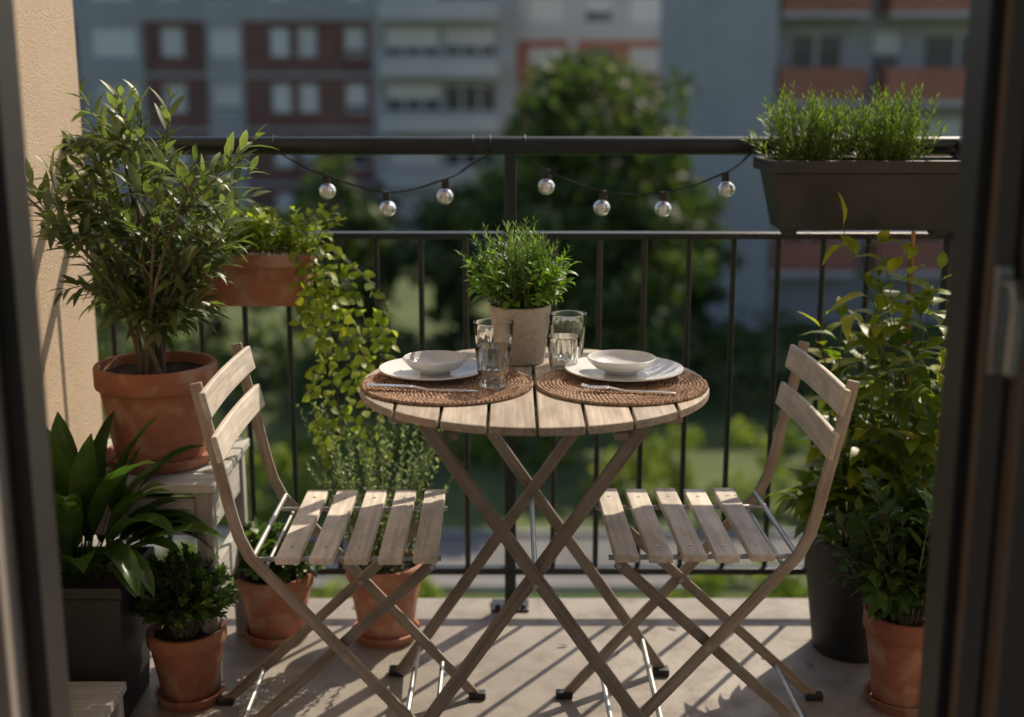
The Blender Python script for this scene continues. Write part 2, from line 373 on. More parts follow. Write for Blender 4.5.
# ------------------------------------------------------------------ chairs
def chair(name, mirror, rotz):
    root = empty(name, (.0215, 2.28, 0))
    s = -1 if mirror else 1
    def P(x, y, z): return (s * (x - .0215), y - 2.28, z)
    ya, yb = 2.108, 2.452
    mb = MB()
    back = [(-.549, .772), (-.534, .70), (-.516, .62), (-.497, .53), (-.486, .49), (-.468, .452), (-.44, .42), (-.41, .387), (-.31, .272), (-.20, .148), (-.075, .006)]
    for y in (ya, yb): mb.path([P(x, y, z) for x, z in back], .010, .021, (0, 1, 0))
    for y in (ya + .02, yb - .02): mb.bar(P(-.145, y, .432), P(-.600, y, .006), .010, .020, (0, 1, 0))
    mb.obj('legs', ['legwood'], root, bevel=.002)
    mb = MB(); sc = MB()
    for i in range(5):
        x = -.42 + i * .0605 + .0215
        a = P(x, 2.088, .452); b = P(x, 2.472, .452); j = rnd(-.001, .001); k = rnd(-.0015, .0015)
        mb.bar((a[0] + k, a[1] + k, a[2] + j), (b[0], b[1] + k, b[2] + j), .043, .014, (1, 0, 0))
        for yv in (2.088 + .052, 2.472 - .052):
            q = P(x, yv, .4592); sc.tube([(q[0], q[1], q[2] + j - .001), (q[0], q[1], q[2] + j + .0008)], .0036, 10)
    mb.obj('seat_slats', ['seatwood'], root, bevel=.0025); sc.obj('screws', ['metal'], root)
    mb = MB()
    for z0, xx in ((.738, -.541), (.660, -.525)):
        pts = []
        for k in range(9):
            t = k / 8; y = 2.078 + t * .40; bow = -.006 * (1 - (2 * t - 1) ** 2)
            pts.append(P(xx + .014 + bow, y, z0))
        mb.path(pts, .048, .011, (.22 * s * -1, 0, 1))
    mb.obj('backrest_slats', ['seatwood'], root, bevel=.0025)
    mb = MB()
    for y in (ya + .034, yb - .034): mb.tube([P(-.13, y, .436), P(-.475, y, .436)], .005, 8)
    mb.tube([P(-.462, ya, .455), P(-.462, yb, .455)], .005, 8); mb.tube([P(-.145, ya, .432), P(-.145, yb, .432)], .005, 8)
    mb.tube([P(-.445, ya, .425), P(-.445, yb, .425)], .004, 8)
    mb.tube([P(-.145, ya, .085), P(-.145, yb, .085)], .005, 8); mb.tube([P(-.516, ya + .02, .084), P(-.516, yb - .02, .084)], .005, 8)
    mb.tube([P(-.31, ya - .006, .275), P(-.31, ya + .03, .275)], .006, 8); mb.tube([P(-.31, yb - .03, .275), P(-.31, yb + .006, .275)], .006, 8)
    mb.obj('metal_rods', ['metal'], root)
    mb = MB()
    for (x, y) in ((-.072, ya), (-.072, yb), (-.602, ya + .02), (-.602, yb - .02)):
        p = P(x, y, 0); mb.box(p[0] - .018, p[0] + .018, p[1] - .011, p[1] + .011, 0, .015)
    mb.obj('feet', ['black'], root, bevel=.003)
    root.rotation_euler = (0, 0, math.radians(rotz)); return root
chair('folding_chair', False, .6)
chair('folding_chair', True, 1.2)

# ------------------------------------------------------------------ tableware
def mat_(x, y, r=.160):
    mb = MB(); nr = 22
    for i in range(nr):
        rr = r * (i + .5) / nr; k = max(24, int(rr * 1500)); k += k % 2
        if rr < .006: continue
        pts = []; rad = []; of = R.random() * 6
        for j in range(k):
            t = 2 * math.pi * j / k + of; ph = ((j % 2) * 2 - 1) * rnd(.4, 1.1)
            pts.append((x + (rr + .0005 * ph) * math.cos(t), y + (rr + .0005 * ph) * math.sin(t), TZ + .0038 + .0008 * ph)); rad.append(.0034 + .0008 * ph)
        mb.tube(pts, rad, 6, closed=True, lv=R.random())
    mb.lathe([(r * .99, .002), (0, .002)], (x, y, TZ), 48)
    return mb.obj('woven_placemat', ['wicker'])
mat_(-.120, 2.268); mat_(.204, 2.268)
ZM = TZ + .0075
def plate(x, y, r, nm='dinner_plate'):
    mb = MB()
    mb.lathe([(0, .001), (r * .55, .001), (r * .62, .003), (r * .8, .008), (r, .014), (r + .001, .0155), (r, .017), (r * .8, .0105), (r * .64, .0065), (r * .58, .005), (0, .005)], (x, y, ZM), 64)
    return mb.obj(nm, ['ceramic'])
def bowl(x, y, r, z):
    mb = MB()
    mb.lathe([(0, 0), (r * .45, 0), (r * .48, .004), (r * .75, .011), (r * .95, .023), (r, .029), (r - .002, .0305), (r - .004, .029), (r * .9, .023), (r * .7, .014), (r * .4, .008), (0, .007)], (x, y, z), 64)
    return mb.obj('ceramic_bowl', ['ceramic'])
plate(-.150, 2.320, .102); bowl(-.146, 2.322, .062, ZM + .0055)
plate(.213, 2.320, .112); bowl(.208, 2.324, .066, ZM + .0055)
def tumbler(x, y, rt, h, z=TZ):
    mb = MB(); rb = rt * .78; tk = .0022; f = .018
    def ro(t): return rb + (rt - rb) * t
    prof = [(0, .0005, 0), (rb * .8, .0005, 0), (rb - .002, .0008, f), (rb, .003, f), (ro(.3), h * .3, f), (ro(.55), h * .55, f), (ro(.62), h * .62, 0), (rt, h - .0015, 0), (rt - tk * .3, h, 0), (rt - tk * .8, h, 0), (rt - tk, h - .0015, 0),
            (ro(.5) - tk - .001, h * .5, 0), (rb - tk - .001, .013, 0), (rb * .7, .009, 0), (0, .0085, 0)]
    mb.lathe([(a, b) for a, b, c in prof], (x, y, z), 112, flute=[c for a, b, c in prof], nf=14)
    return mb.obj('drinking_glass', ['glass'], angle=50)
tumbler(-.035, 2.335, .039, .100, TZ + .0085); tumbler(-.034, 2.228, .034, .076, TZ + .0085)
tumbler(.112, 2.462, .038, .102); tumbler(.100, 2.372, .033, .074)
def fork(pts, name='fork'):
    mb = MB(); pts = [V(p) for p in pts]; d = (pts[-1] - pts[0]).normalized(); sd = V((0, 0, 1)).cross(d).normalized(); Z = V((0, 0, 1))
    mb.path([pts[0], pts[0] + d * .05, pts[0] + d * .09, pts[0] + d * .12 + Z * .005], .008, .0026, sd)
    q = pts[0] + d * .12 + Z * .005
    if name == 'fork':
        mb.path([q, q + d * .008, q + d * .02 - Z * .001], .019, .0022, sd)
        for k in (-1.5, -.5, .5, 1.5):
            mb.path([q + d * .018 + sd * k * .005 - Z * .001, q + d * .035 + sd * k * .005 - Z * .001, q + d * .05 + sd * k * .0045 + Z * .003], .0028, .002, sd)
    else:
        mb.path([q, q + d * .02, q + d * .05, q + d * .085], .015, .0018, sd)
    return mb.obj(name, ['steel'], bevel=.0006)
fork([(.292, 2.166, ZM + .003), (.118, 2.200, ZM + .003)])
fork([(-.062, 2.180, ZM + .003), (-.235, 2.206, ZM + .003)], 'table_knife')

# ------------------------------------------------------------------ pots and plants
def pot(parent, c, rt, h, mat='terra', rb=None, rim=.2, saucer=True, soil=True, plain=False):
    rb = rb or rt * .68; mb = MB(); z0 = .012 if saucer else 0; z = c[2] + z0
    if plain:
        prof = [(0, 0), (rb - .004, 0), (rb, .004), (rt * .99, h * .93), (rt, h - .003), (rt - .002, h), (rt - .007, h), (rt - .009, h - .004), (rt - .012, h * .8), (0, h * .8)]
    else:
        k = rb + (rt * .93 - rb) * .95
        prof = [(0, 0), (rb - .004, 0), (rb, .004), (k, h * (1 - rim) - .004), (k, h * (1 - rim)), (rt * .985, h * (1 - rim) + .002), (rt, h * (1 - rim) + .007), (rt, h - .005), (rt - .003, h), (rt - .011, h), (rt - .014, h - .004), (rt - .018, h * .8), (0, h * .8)]
    mb.lathe(prof, (c[0], c[1], z), 56, wob=.002); mb.obj('pot', [mat], parent)
    if saucer:
        mb = MB(); r = rb * 1.28
        mb.lathe([(0, 0), (r * .9, 0), (r, .02), (r + .001, .023), (r - .006, .023), (r * .9 - .006, .006), (0, .006)], c, 56); mb.obj('saucer', [mat], parent)
    if soil:
        mb = MB(); rs = rt * .9; vs = []; fs = []; n = 28; K = 7
        for i in range(K):
            for j in range(n):
                t = 2 * math.pi * j / n; q = rs * i / (K - 1) + .0001
                vs.append((c[0] + q * math.cos(t), c[1] + q * math.sin(t), z + h * .88 + rnd(-.004, .004) + .004 * (1 - i / K)))
        for i in range(K - 1):
            for j in range(n): fs.append((i * n + j, i * n + (j + 1) % n, (i + 1) * n + (j + 1) % n, (i + 1) * n + j))
        mb.add(vs, fs); mb.obj('soil', ['soil'], parent)
    return z + h * .9
def grow(ms, ml, p0, p1, p2, t0, nl, ln, w, r0=.004, spread=.9, droop=.3, lvb=None, up=.2, smat=0, lmat=0, fold=.25, segs=7, tipup=True, fat=.42, pet=0):
    p0, p1, p2 = V(p0), V(p1), V(p2)
    ms.tube([bez(p0, p1, p2, i / segs) for i in range(segs + 1)], [r0 * (1 - .7 * i / segs) for i in range(segs + 1)], 6, smat)
    ph = rnd(0, 6)
    for i in range(nl):
        t = t0 + (1 - t0) * (i + rnd(-.3, .3)) / max(1, nl - 1); t = min(max(t, 0), 1)
        p = bez(p0, p1, p2, t); a = (bez(p0, p1, p2, min(t + .02, 1.02)) - bez(p0, p1, p2, t - .02)).normalized()
        s1 = a.cross(V((0, 0, 1)))
        if s1.length < .05: s1 = a.cross(V((1, 0, 0)))
        s1.normalize(); s2 = a.cross(s1); ang = ph + i * 2.4 + rnd(-.3, .3)
        out = s1 * math.cos(ang) + s2 * math.sin(ang)
        sp = spread * (1 - .45 * t) if tipup else spread
        d = (a * (1 - sp * .5) + out * sp + V((0, 0, up))).normalized()
        sz = rnd(.7, 1.1) * (1 - .3 * max(0, t - .8) / .2)
        if pet: ms.tube([p, p + d * pet], .0009, 4, smat); p = p + d * pet
        nn = (V((0, 0, 1)) + rdir() * .35 + a * .4)
        ml.leaf(p, d, nn, ln * sz, w * sz, droop * rnd(.3, 1.5), fold, lmat, lvb if lvb is not None else R.random(), fat)

# tall shrub on stool
g = empty('tall_potted_shrub')
C = (-.765, 2.62, .478); zs = pot(g, C, .129, .205, 'terra', .095, .24)
ms, ml = MB(), MB()
NS = 16
for k in range(NS):
    a = rnd(0, 6.28); r = rnd(.0, .045); b = V((C[0] + r * math.cos(a), C[1] + r * math.sin(a), zs - .01))
    # stems fan out evenly so the crown is filled from side to side
    fx = -.20 + .42 * ((k * 7) % NS) / (NS - 1)
    hz = rnd(.44, .60) if abs(fx + .03) < .11 else rnd(.28, .46)
    top = b + V((fx + rnd(-.03, .03), rnd(-.15, .12), hz))
    ctl = b + (top - b) * .45 + V(((b.x - top.x) * .3, 0, .03))
    ms.tube([bez(b, ctl, top, i / 6) for i in range(7)], [.0055 - .0005 * i for i in range(7)], 7, 0)
    grow(ms, ml, bez(b, ctl, top, .8), bez(b, ctl, top, .9), top + V((0, 0, .035)), .1, 12, .070, .0185, .0024, .8, .25, up=.15)
    for q in range(7):
        st = bez(b, ctl, top, rnd(.22, 1.0)); aa = rnd(0, 6.28); ll = rnd(.08, .18)
        e = st + V((math.cos(aa) * ll * .85 + (top.x - b.x) * .15, math.sin(aa) * ll * .7, ll * rnd(.1, 1.0)))
        e.x = min(max(e.x, -.985), -.48); e.z = min(e.z, 1.275); e.y = min(e.y, 2.87)
        grow(ms, ml, st, (st + e) / 2 + V((0, 0, -.02 + .06 * R.random())), e, .12, 12, .070, .0185, .0022, .85, .28, up=.1)
for v in range(len(ml.v)):
    x, y, z = ml.v[v]; ml.v[v] = (max(x, -1.028), y, z)
ms.obj('stems', ['bark'], g); ml.obj('leaves', ['l_olive'], g)
g = empty('wooden_plant_stool'); mb = MB()
for i in range(4): mb.box(-.975, -.610, 2.45 + i * .09, 2.45 + i * .09 + .082, .456, .476)
for x in (-.965, -.655):
    for y in (2.46, 2.76): mb.box(x, x + .035, y, y + .035, 0, .4555)
for z in (.36, .2):
    mb.box(-.928, -.657, 2.465, 2.482, z, z + .08); mb.box(-.645, -.627, 2.497, 2.758, z, z + .08); mb.box(-.96, -.942, 2.497, 2.758, z, z + .08)
mb.obj('stool_boards', ['crate'], g, bevel=.003)

g = empty('low_wooden_bench'); mb = MB()
for i in range(3): mb.box(-1.02, -.765, 1.98 + i * .105, 1.98 + i * .105 + .1, .10, .12)
for x in (-1.0, -.80):
    for y in (1.99, 2.25): mb.box(x, x + .03, y, y + .03, 0, .0995)
mb.obj('bench_boards', ['crate'], g, bevel=.003)

# broad leaf plant in dark square planter
g = empty('broad_leaf_potted_plant'); cx, cy = -.885, 2.42
mb = MB()
def sq(mb, cx, cy, prof, mat=0):
    vs = []; fs = []
    for (r, z) in prof:
        for (a, b) in ((-1, -1), (1, -1), (1, 1), (-1, 1)): vs.append((cx + a * r, cy + b * r, z))
    for i in range(len(prof) - 1):
        for j in range(4): fs.append((i * 4 + j, i * 4 + (j + 1) % 4, i * 4 + 4 + (j + 1) % 4, i * 4 + 4 + j))
    fs.append((3, 2, 1, 0)); k = (len(prof) - 1) * 4; fs.append((k, k + 1, k + 2, k + 3)); mb.add(vs, fs, mat)
sq(mb, cx, cy, [(.095, 0), (.113, .285), (.118, .287), (.118, .31), (.108, .31), (.106, .27)])
mb.obj('planter', ['darkpot'], g, smooth=False, bevel=.004)
mb = MB(); sq(mb, cx, cy, [(.104, .265), (.104, .283)]); mb.obj('soil', ['soil'], g, smooth=False)
ml = MB()
for k in range(84):
    a = rnd(0, 6.28); tilt = rnd(.1, 1.0); d = V((math.cos(a) * tilt + .08, math.sin(a) * tilt * .8, 1))
    p = (cx + math.cos(a) * .03 * rnd(0, 1.8), cy + math.sin(a) * .04 * rnd(0, 1.3), .275)
    ln = rnd(.26, .43) * (1.0 - .22 * tilt)
    ml.blade(p, d, ln, rnd(.046, .070), rnd(1.2, 2.8) * (.5 + tilt * .6), pet=rnd(.35, .5))
for v in range(len(ml.v)):
    x, y, z = ml.v[v]; ml.v[v] = (max(x, -1.025), y, z)
ml.obj('leaves', ['l_lily'], g)

def bush(ml, ms, c, rx, ry, rz, n, ln, w, base, nst=30, mat=0):
    for k in range(nst):
        d = rdir(); d.z = abs(d.z) * 1.0 - .15; e = V((c[0] + d.x * rx, c[1] + d.y * ry, c[2] + d.z * rz)) + rdir() * .012
        b = V(base) + V((rnd(-1, 1) * rx * .2, rnd(-1, 1) * ry * .2, 0)); ctl = (b + e) / 2 + V((0, 0, rz * .3))
        grow(ms, ml, b, ctl, e, .3, n, ln, w, .0016, .9, .15, up=.15, lmat=mat)
g = empty('boxwood_potted_plant'); C = (-.685, 2.45, 0); zs = pot(g, C, .083, .150, 'terrad')
ms, ml = MB(), MB(); bush(ml, ms, (C[0], C[1], zs + .075), .105, .10, .12, 26, .022, .013, (C[0], C[1], zs), 120)
ms.obj('stems', ['bark'], g); ml.obj('leaves', ['l_box'], g)

g = empty('leafy_potted_herb'); C = (-.556, 2.76, 0); zs = pot(g, C, .090, .150, 'terra')
ms, ml = MB(), MB(); bush(ml, ms, (C[0], C[1], zs + .04), .11, .10, .10, 8, .036, .028, (C[0], C[1], zs), 60)
ms.obj('stems', ['stem'], g); ml.obj('leaves', ['l_box'], g)

g = empty('sage_potted_plant'); C = (-.298, 2.76, 0); zs = pot(g, C, .092, .176, 'terra')
ms, ml = MB(), MB()
for k in range(64):
    a = rnd(0, 6.28); r = rnd(0, .065); b = V((C[0] + r * math.cos(a), C[1] + r * math.sin(a), zs - .01)); t = rnd(.1, 1.2)
    e = b + V((math.cos(a) * .12 * t, math.sin(a) * .06 * t, rnd(.24, .41)))
    grow(ms, ml, b, (b + e) / 2 + V((0, 0, .03)), e, .12, 38, .017, .008, .0017, .9, .2, up=.35)
ms.obj('stems', ['stem'], g); ml.obj('leaves', ['l_sage'], g)

# table herb
g = empty('potted_table_herb'); C = (.016, 2.475, TZ + .0005); zs = pot(g, C, .063, .118, 'cream', .050, saucer=False, plain=True)
ms, ml = MB(), MB()
for k in range(85):
    a = rnd(0, 6.28); r = rnd(0, .05); b = V((C[0] + r * math.cos(a), C[1] + r * math.sin(a), zs - .005)); t = rnd(0, 1)
    e = b + V((math.cos(a) * .07 * t - .012, math.sin(a) * .06 * t, rnd(.12, .205) * (1 - .3 * t)))
    grow(ms, ml, b, (b + e) / 2 + V((0, 0, .02)), e, .12, 30, .022, .0040, .0012, .95, .2, up=.3, lmat=0)
for k in range(40):
    a = rnd(0, 6.28); r = rnd(.01, .05); b = V((C[0] + r * math.cos(a), C[1] + r * math.sin(a), zs - .005)); t = rnd(.5, 1)
    e = b + V((math.cos(a) * .065 * t + .006, math.sin(a) * .055 * t, rnd(.02, .12)))
    grow(ms, ml, b, (b + e) / 2 + V((0, 0, .02)), e, .3, 8, .032, .019, .0012, .95, .35, up=.1, lmat=1)
ms.obj('stems', ['stem'], g); ml.obj('leaves', ['l_herb', 'l_basil'], g)

def trough(mb, x0, x1, y0, y1, z0, z1, tp=.015, lip=.008, wall=.008, mat=0):
    prof = [(tp, z0), (0.004, z1 - .03), (0.004, z1 - .028), (-lip, z1 - .026), (-lip, z1), (wall, z1), (wall + .002, z1 - .02)]
    vs = []; fs = []
    for (o, z) in prof: vs += [(x0 + o, y0 + o, z), (x1 - o, y0 + o, z), (x1 - o, y1 - o, z), (x0 + o, y1 - o, z)]
    for i in range(len(prof) - 1):
        for j in range(4): fs.append((i * 4 + j, i * 4 + (j + 1) % 4, i * 4 + 4 + (j + 1) % 4, i * 4 + 4 + j))
    fs.append((3, 2, 1, 0)); k = (len(prof) - 1) * 4; fs.append((k, k + 1, k + 2, k + 3)); mb.add(vs, fs, mat)
g = empty('trailing_plant_rail_planter'); mb = MB()
trough(mb, -.720, -.450, 2.73, 2.88, .795, .912); mb.obj('trough', ['terra'], g, smooth=False, bevel=.003)
mb = MB(); mb.box(-.710, -.460, 2.74, 2.87, .887, .90); mb.obj('soil', ['soil'], g)
mb = MB()
for x in (-.66, -.51): mb.path([(x, 2.86, .80), (x, 2.895, .81), (x, 2.905, .945), (x, 2.955, .947), (x, 2.958, .90)], .012, .003, (1, 0, 0))
mb.obj('hooks', ['rail'], g)
ms, ml = MB(), MB()
for k in range(70):
    b = V((rnd(-.66, -.45), rnd(2.75, 2.85), .895)); e = b + V((rnd(-.05, .08), rnd(-.05, .04), rnd(.03, .12)))
    grow(ms, ml, b, (b + e) / 2 + V((0, 0, .03)), e, .2, 9, .027, .019, .0012, .95, .3, up=.1)
for k in range(14):
    x = rnd(-.50, -.44); b = V((x, rnd(2.715, 2.84), .905)); dx = .01 + .19 * ((k * 5) % 14) / 13
    zend = (.44, .62, .50, .74, .56, .68, .47)[k % 7] + rnd(-.02, .03); p = b.copy(); pts = [p.copy()]; p = p + V((dx * .3, -.01, .015)); pts.append(p.copy())
    ph = rnd(0, 6)
    while p.z > zend:
        p = p + V((dx * .12 + .007 * math.sin(ph), .005 * math.cos(ph * 1.3), -.021)); dx *= .86; ph += .5; pts.append(p.copy())
    ms.tube(pts, .0012, 5, 0)
    for i, q in enumerate(pts[1:]):
        for s_ in (0, 1):
            if R.random() < .15: continue
            a = ph + i * 1.2 + s_ * 3.14; d = V((math.cos(a), math.sin(a), rnd(-.5, .1)))
            ml.leaf(q, d, V((0, 0, 1)) + V((0, -.8, 0)) + rdir() * .5, rnd(.020, .034), rnd(.017, .027), rnd(.1, .6), .15)
ms.obj('stems', ['stem'], g); ml.obj('leaves', ['l_trail'], g)

g = empty('grass_rail_planter'); mb = MB()
trough(mb, .562, 1.012, 2.715, 2.885, .965, 1.118, .028, .010)
for x in (.60, .93): mb.box(x, x + .03, 2.76, 2.80, .953, .9655)
mb.obj('trough', ['darkpot'], g, smooth=False, bevel=.004)
mb = MB(); mb.box(.58, .995, 2.73, 2.868, 1.09, 1.104); mb.obj('soil', ['soil'], g)
mb = MB()
for x in (.65, .90): mb.path([(x, 2.89, 1.0), (x, 2.90, 1.165), (x, 2.93, 1.168), (x, 2.958, 1.16), (x, 2.958, 1.11)], .02, .003, (1, 0, 0))
mb.obj('hooks', ['rail'], g)
ms, ml = MB(), MB()
for cxx in (.655, .83):
    for k in range(120):
        a = rnd(0, 6.28); r = rnd(0, .08); b = V((cxx + r * math.cos(a), 2.80 + r * .7 * math.sin(a), 1.095)); t = rnd(0, 1)
        e = b + V((math.cos(a) * .07 * t, math.sin(a) * .06 * t, rnd(.09, .195) * (1 - .35 * t)))
        grow(ms, ml, b, (b + e) / 2 + V((0, 0, .02)), e, .1, 24, .023, .0038, .001, .9, .2, up=.4)
ms.obj('stems', ['stem'], g); ml.obj('leaves', ['l_grass'], g)

# large citrus plant right
g = empty('citrus_potted_plant'); C = (.79, 2.70, 0); zs = pot(g, C, .125, .285, 'darkpot', .09, saucer=False, plain=True)
ms, ml = MB(), MB()
for k in range(46):
    a = rnd(0, 6.28); b = V((C[0] + .03 * math.cos(a), C[1] + .03 * math.sin(a), zs - .01)); t = rnd(.3, 1)
    e = V((C[0] + .04 + math.cos(a) * .20 * t, C[1] - .03 + math.sin(a) * .17 * t, rnd(.36, .78)))
    e.x = min(e.x, 1.0)
    grow(ms, ml, b, (b + e) / 2 + V((-.02, 0, .06)), e, .25, 14, .082, .041, .003, .95, .55, up=-.08, pet=.012, lmat=0 if R.random() < .8 else 1)
b = V((C[0] + .04, C[1] - .02, zs))
for e2, n2, l2 in ((V((.705, 2.66, .975)), 10, 1), (V((.85, 2.68, .93)), 10, 1), (V((.78, 2.64, .87)), 10, 0), (V((.92, 2.66, .88)), 10, 0), (V((.73, 2.62, .80)), 8, 1), (V((.87, 2.60, .85)), 10, 0), (V((.80, 2.70, .93)), 9, 1)):
    grow(ms, ml, b, V((.88, 2.68, .70)), e2, .45, n2, .098, .046, .003, .9, .7, up=-.05, pet=.012, lmat=l2)
ms.obj('stems', ['stem'], g); ml.obj('leaves', ['l_citrus', 'l_yel'], g)
mb = MB(); mb.tube([(C[0] + .10, C[1] + .02, zs - .03), (C[0] + .085, C[1] + .02, .965)], .0045, 8); mb.obj('support_cane', ['cane'], g)

g = empty('leafy_potted_shrub'); C = (.822, 2.43, 0); zs = pot(g, C, .088, .195, 'terrad')
ms, ml = MB(), MB()
for k in range(52):
    a = rnd(0, 6.28); b = V((C[0] + .02 * math.cos(a), C[1] + .02 * math.sin(a), zs - .01)); t = rnd(.2, 1)
    e = V((C[0] - .01 + math.cos(a) * .16 * t, C[1] + math.sin(a) * .15 * t, rnd(.25, .51)))
    grow(ms, ml, b, (b + e) / 2 + V((0, 0, .05)), e, .25, 15, .056, .026, .0022, .95, .4, up=.05, pet=.006)
ms.obj('stems', ['bark'], g); ml.obj('leaves', ['l_dark'], g)

# ------------------------------------------------------------------ string lights
g = empty('string_lights'); mb = MB(); mg = MB(); mf = MB(); yy = 2.895
def catn(pts, k=6):
    out = []; P_ = [pts[0]] + pts + [pts[-1]]
    for i in range(1, len(P_) - 2):
        a, b, c, d = [V(x) for x in P_[i - 1:i + 3]]
        for j in range(k):
            t = j / k; out.append(.5 * ((2 * b) + (c - a) * t + (2 * a - 5 * b + 4 * c - d) * t * t + (3 * b - a - 3 * c + d) * t ** 3))
    out.append(V(pts[-1])); return out
w1 = [(-.55, yy + .02, 1.135), (-.49, yy, 1.10), (-.428, yy, 1.075), (-.29, yy, 1.035), (-.153, yy, 1.065), (-.09, yy, 1.10), (-.05, yy + .01, 1.125)]
w2 = [(.03, yy + .01, 1.12), (.08, yy, 1.085), (.21, yy, 1.038), (.35, yy, 1.035), (.49, yy, 1.08), (.55, yy + .01, 1.125)]
for w_ in (w1, w2):
    pts = catn(w_); mb.tube(pts, .0019, 6)
    a2 = [p + V((.0025 * math.sin(i * 1.3), .0025 * math.cos(i * 1.3), .001)) for i, p in enumerate(pts)]; mb.tube(a2, .0015, 5)
bx = [(-.428, 1.072), (-.29, 1.032), (-.153, 1.060), (.08, 1.082), (.21, 1.034), (.35, 1.031), (.49, 1.076)]
for (x, z) in bx:
    tl = rnd(-.004, .004)
    mb.tube([(x, yy, z + .006), (x + tl * .3, yy, z - .016)], [.008, .0095], 12)
    def gl(rr, off): return [(rr * math.sin(t), -.004 - off - rr * .92 * (1 - math.cos(t))) for t in [math.pi * (.13 + .87 * i / 14) for i in range(15)]]
    mg.lathe(gl(.0195, 0) , (x + tl, yy, z - .012), 28); mg.lathe(list(reversed(gl(.0183, .0011))), (x + tl, yy, z - .012), 28)
    mf.lathe([(.0015, 0), (.0035, -.008), (.0095, -.017), (.0075, -.026), (0, -.029)], (x + tl, yy, z - .016), 12)  # pale body standing in for the bright glow at the bulb centre
for x in (-.55, -.09, -.05, .03, .55):
    ring = [(x, RY + .0235 * math.cos(t), 1.14 + .0235 * math.sin(t)) for t in [i * math.pi / 8 for i in range(16)]]
    for q in range(16): mb.tube([ring[q], ring[(q + 1) % 16]], .0018, 5)
mb.obj('cable', ['black'], g); mg.obj('bulbs', ['bulbg'], g); mf.obj('bulb_glow_cores', ['bulb_glow'], g)

mb = MB()
for k in range(16):
    mb.leaf((rnd(-.7, .75), rnd(2.55, 2.95), .003), (rnd(-1, 1), rnd(-1, 1), 0), (0, 0, 1), rnd(.012, .03), rnd(.006, .012), -.1, .3)
mb.obj('fallen_leaves', ['bark'])

# ------------------------------------------------------------------ outdoors
mb = MB(); mb.add([(-1500, -1500, GZ), (1500, -1500, GZ), (1500, 1500, GZ), (-1500, 1500, GZ)], [(0, 1, 2, 3)]); mb.obj('lawn_ground', ['grass'], smooth=False)
mb = MB(); mb.add([(-120, 19.9, GZ + .008), (120, 19.9, GZ + .008), (120, 22.3, GZ + .008), (-120, 22.3, GZ + .008)], [(0, 1, 2, 3)]); mb.obj('path', ['asphalt'], smooth=False)
mb = MB(); mb.box(-120, 120, 22.3, 22.45, GZ - .1, GZ + .1); mb.box(-120, 120, 19.75, 19.9, GZ - .1, GZ + .1); mb.obj('kerb', ['kerb'])

def building(name, x0, x1, yf, zt, storey, wins, wall, sill=.9, wh=1.45, panels=(), depth=11, balc=None, zoff=0, ph=1.0, ptop=99):
    root = empty(name); mats = [wall, 'winglass', 'white', 'curtain', 'brick', 'orange', 'lightgrey']
    mw = MB(); mg = MB(); z = zoff; zs = []
    while z > GZ: z -= storey
    z = z + storey
    mw.box(x0, x1, yf, yf + .3, GZ, z, 0)
    while z + storey <= zt + .01: zs.append(z); z += storey
    top = zs[-1] + storey
    wins = sorted(wins)
    for z in zs:
        mw.box(x0, x1, yf, yf + .3, z, z + sill, 0, .5); mw.box(x0, x1, yf, yf + .3, z + sill + wh, z + storey, 0, .5)
        cur = x0
        for (a, b, k) in wins:
            mw.box(cur, a, yf, yf + .3, z + sill, z + sill + wh, 0, .5); cur = b
            mg.box(a, b, yf + .22, yf + .24, z + sill, z + sill + wh, 0)
            nn = max(1, int((b - a) / .9))
            for q in range(nn + 1):
                xx = a + (b - a) * q / nn; mg.box(max(a, xx - .05), min(b, xx + .05), yf + .15, yf + .215, z + sill, z + sill + wh, 1)
            mg.box(a, b, yf + .145, yf + .213, z + sill, z + sill + .08, 1); mg.box(a, b, yf + .145, yf + .213, z + sill + wh - .08, z + sill + wh, 1)
            r = R.random()
            if k == 'c' or r < .35:
                f = 1 if k == 'c' and r < .7 else rnd(.4, .9); mg.box(a + .06, b - .06, yf + .10, yf + .142, z + sill + wh * (1 - f) + .02, z + sill + wh - .08, 2)
        mw.box(cur, x1, yf, yf + .3, z + sill, z + sill + wh, 0, .5)
        for (a, b, pm) in (panels if z < ptop else ()):
            segs = []; c = a
            for (wa, wb, k) in wins:
                if wb <= a or wa >= b: continue
                if wa > c: segs.append((c, wa))
                c = wb
            if c < b: segs.append((c, b))
            for (u, v_) in segs: mw.box(u, v_, yf - .03, yf - .002, z + .1, z + storey - .1, pm)
            for (wa, wb, k) in wins:
                if wb <= a or wa >= b: continue
                mw.box(max(wa, a), min(wb, b), yf - .03, yf - .002, z + .1, z + sill, pm); mw.box(max(wa, a), min(wb, b), yf - .03, yf - .002, z + sill + wh, z + storey - .1, pm)
        if balc:
            for (a, b, pm) in balc:
                mw.box(a, b, yf - 1.3, yf - .035, z - .12, z + .05, 6); mw.box(a, b, yf - 1.3, yf - 1.2, z + .05, z + ph, pm)
                mw.box(a, a + .1, yf - 1.2, yf - .035, z + .05, z + ph, pm); mw.box(b - .1, b, yf - 1.2, yf - .035, z + .05, z + ph, pm)
    mw.box(x0, x1, yf + .3, yf + depth, GZ, top - .01, 0); mw.box(x0 - .2, x1 + .2, yf - .2, yf + depth + .2, top, top + .35, 6)
    mw.obj('walls', mats, root, smooth=False); mg.obj('windows', ['winglass', 'white', 'curtain'], root, smooth=False)
    return root
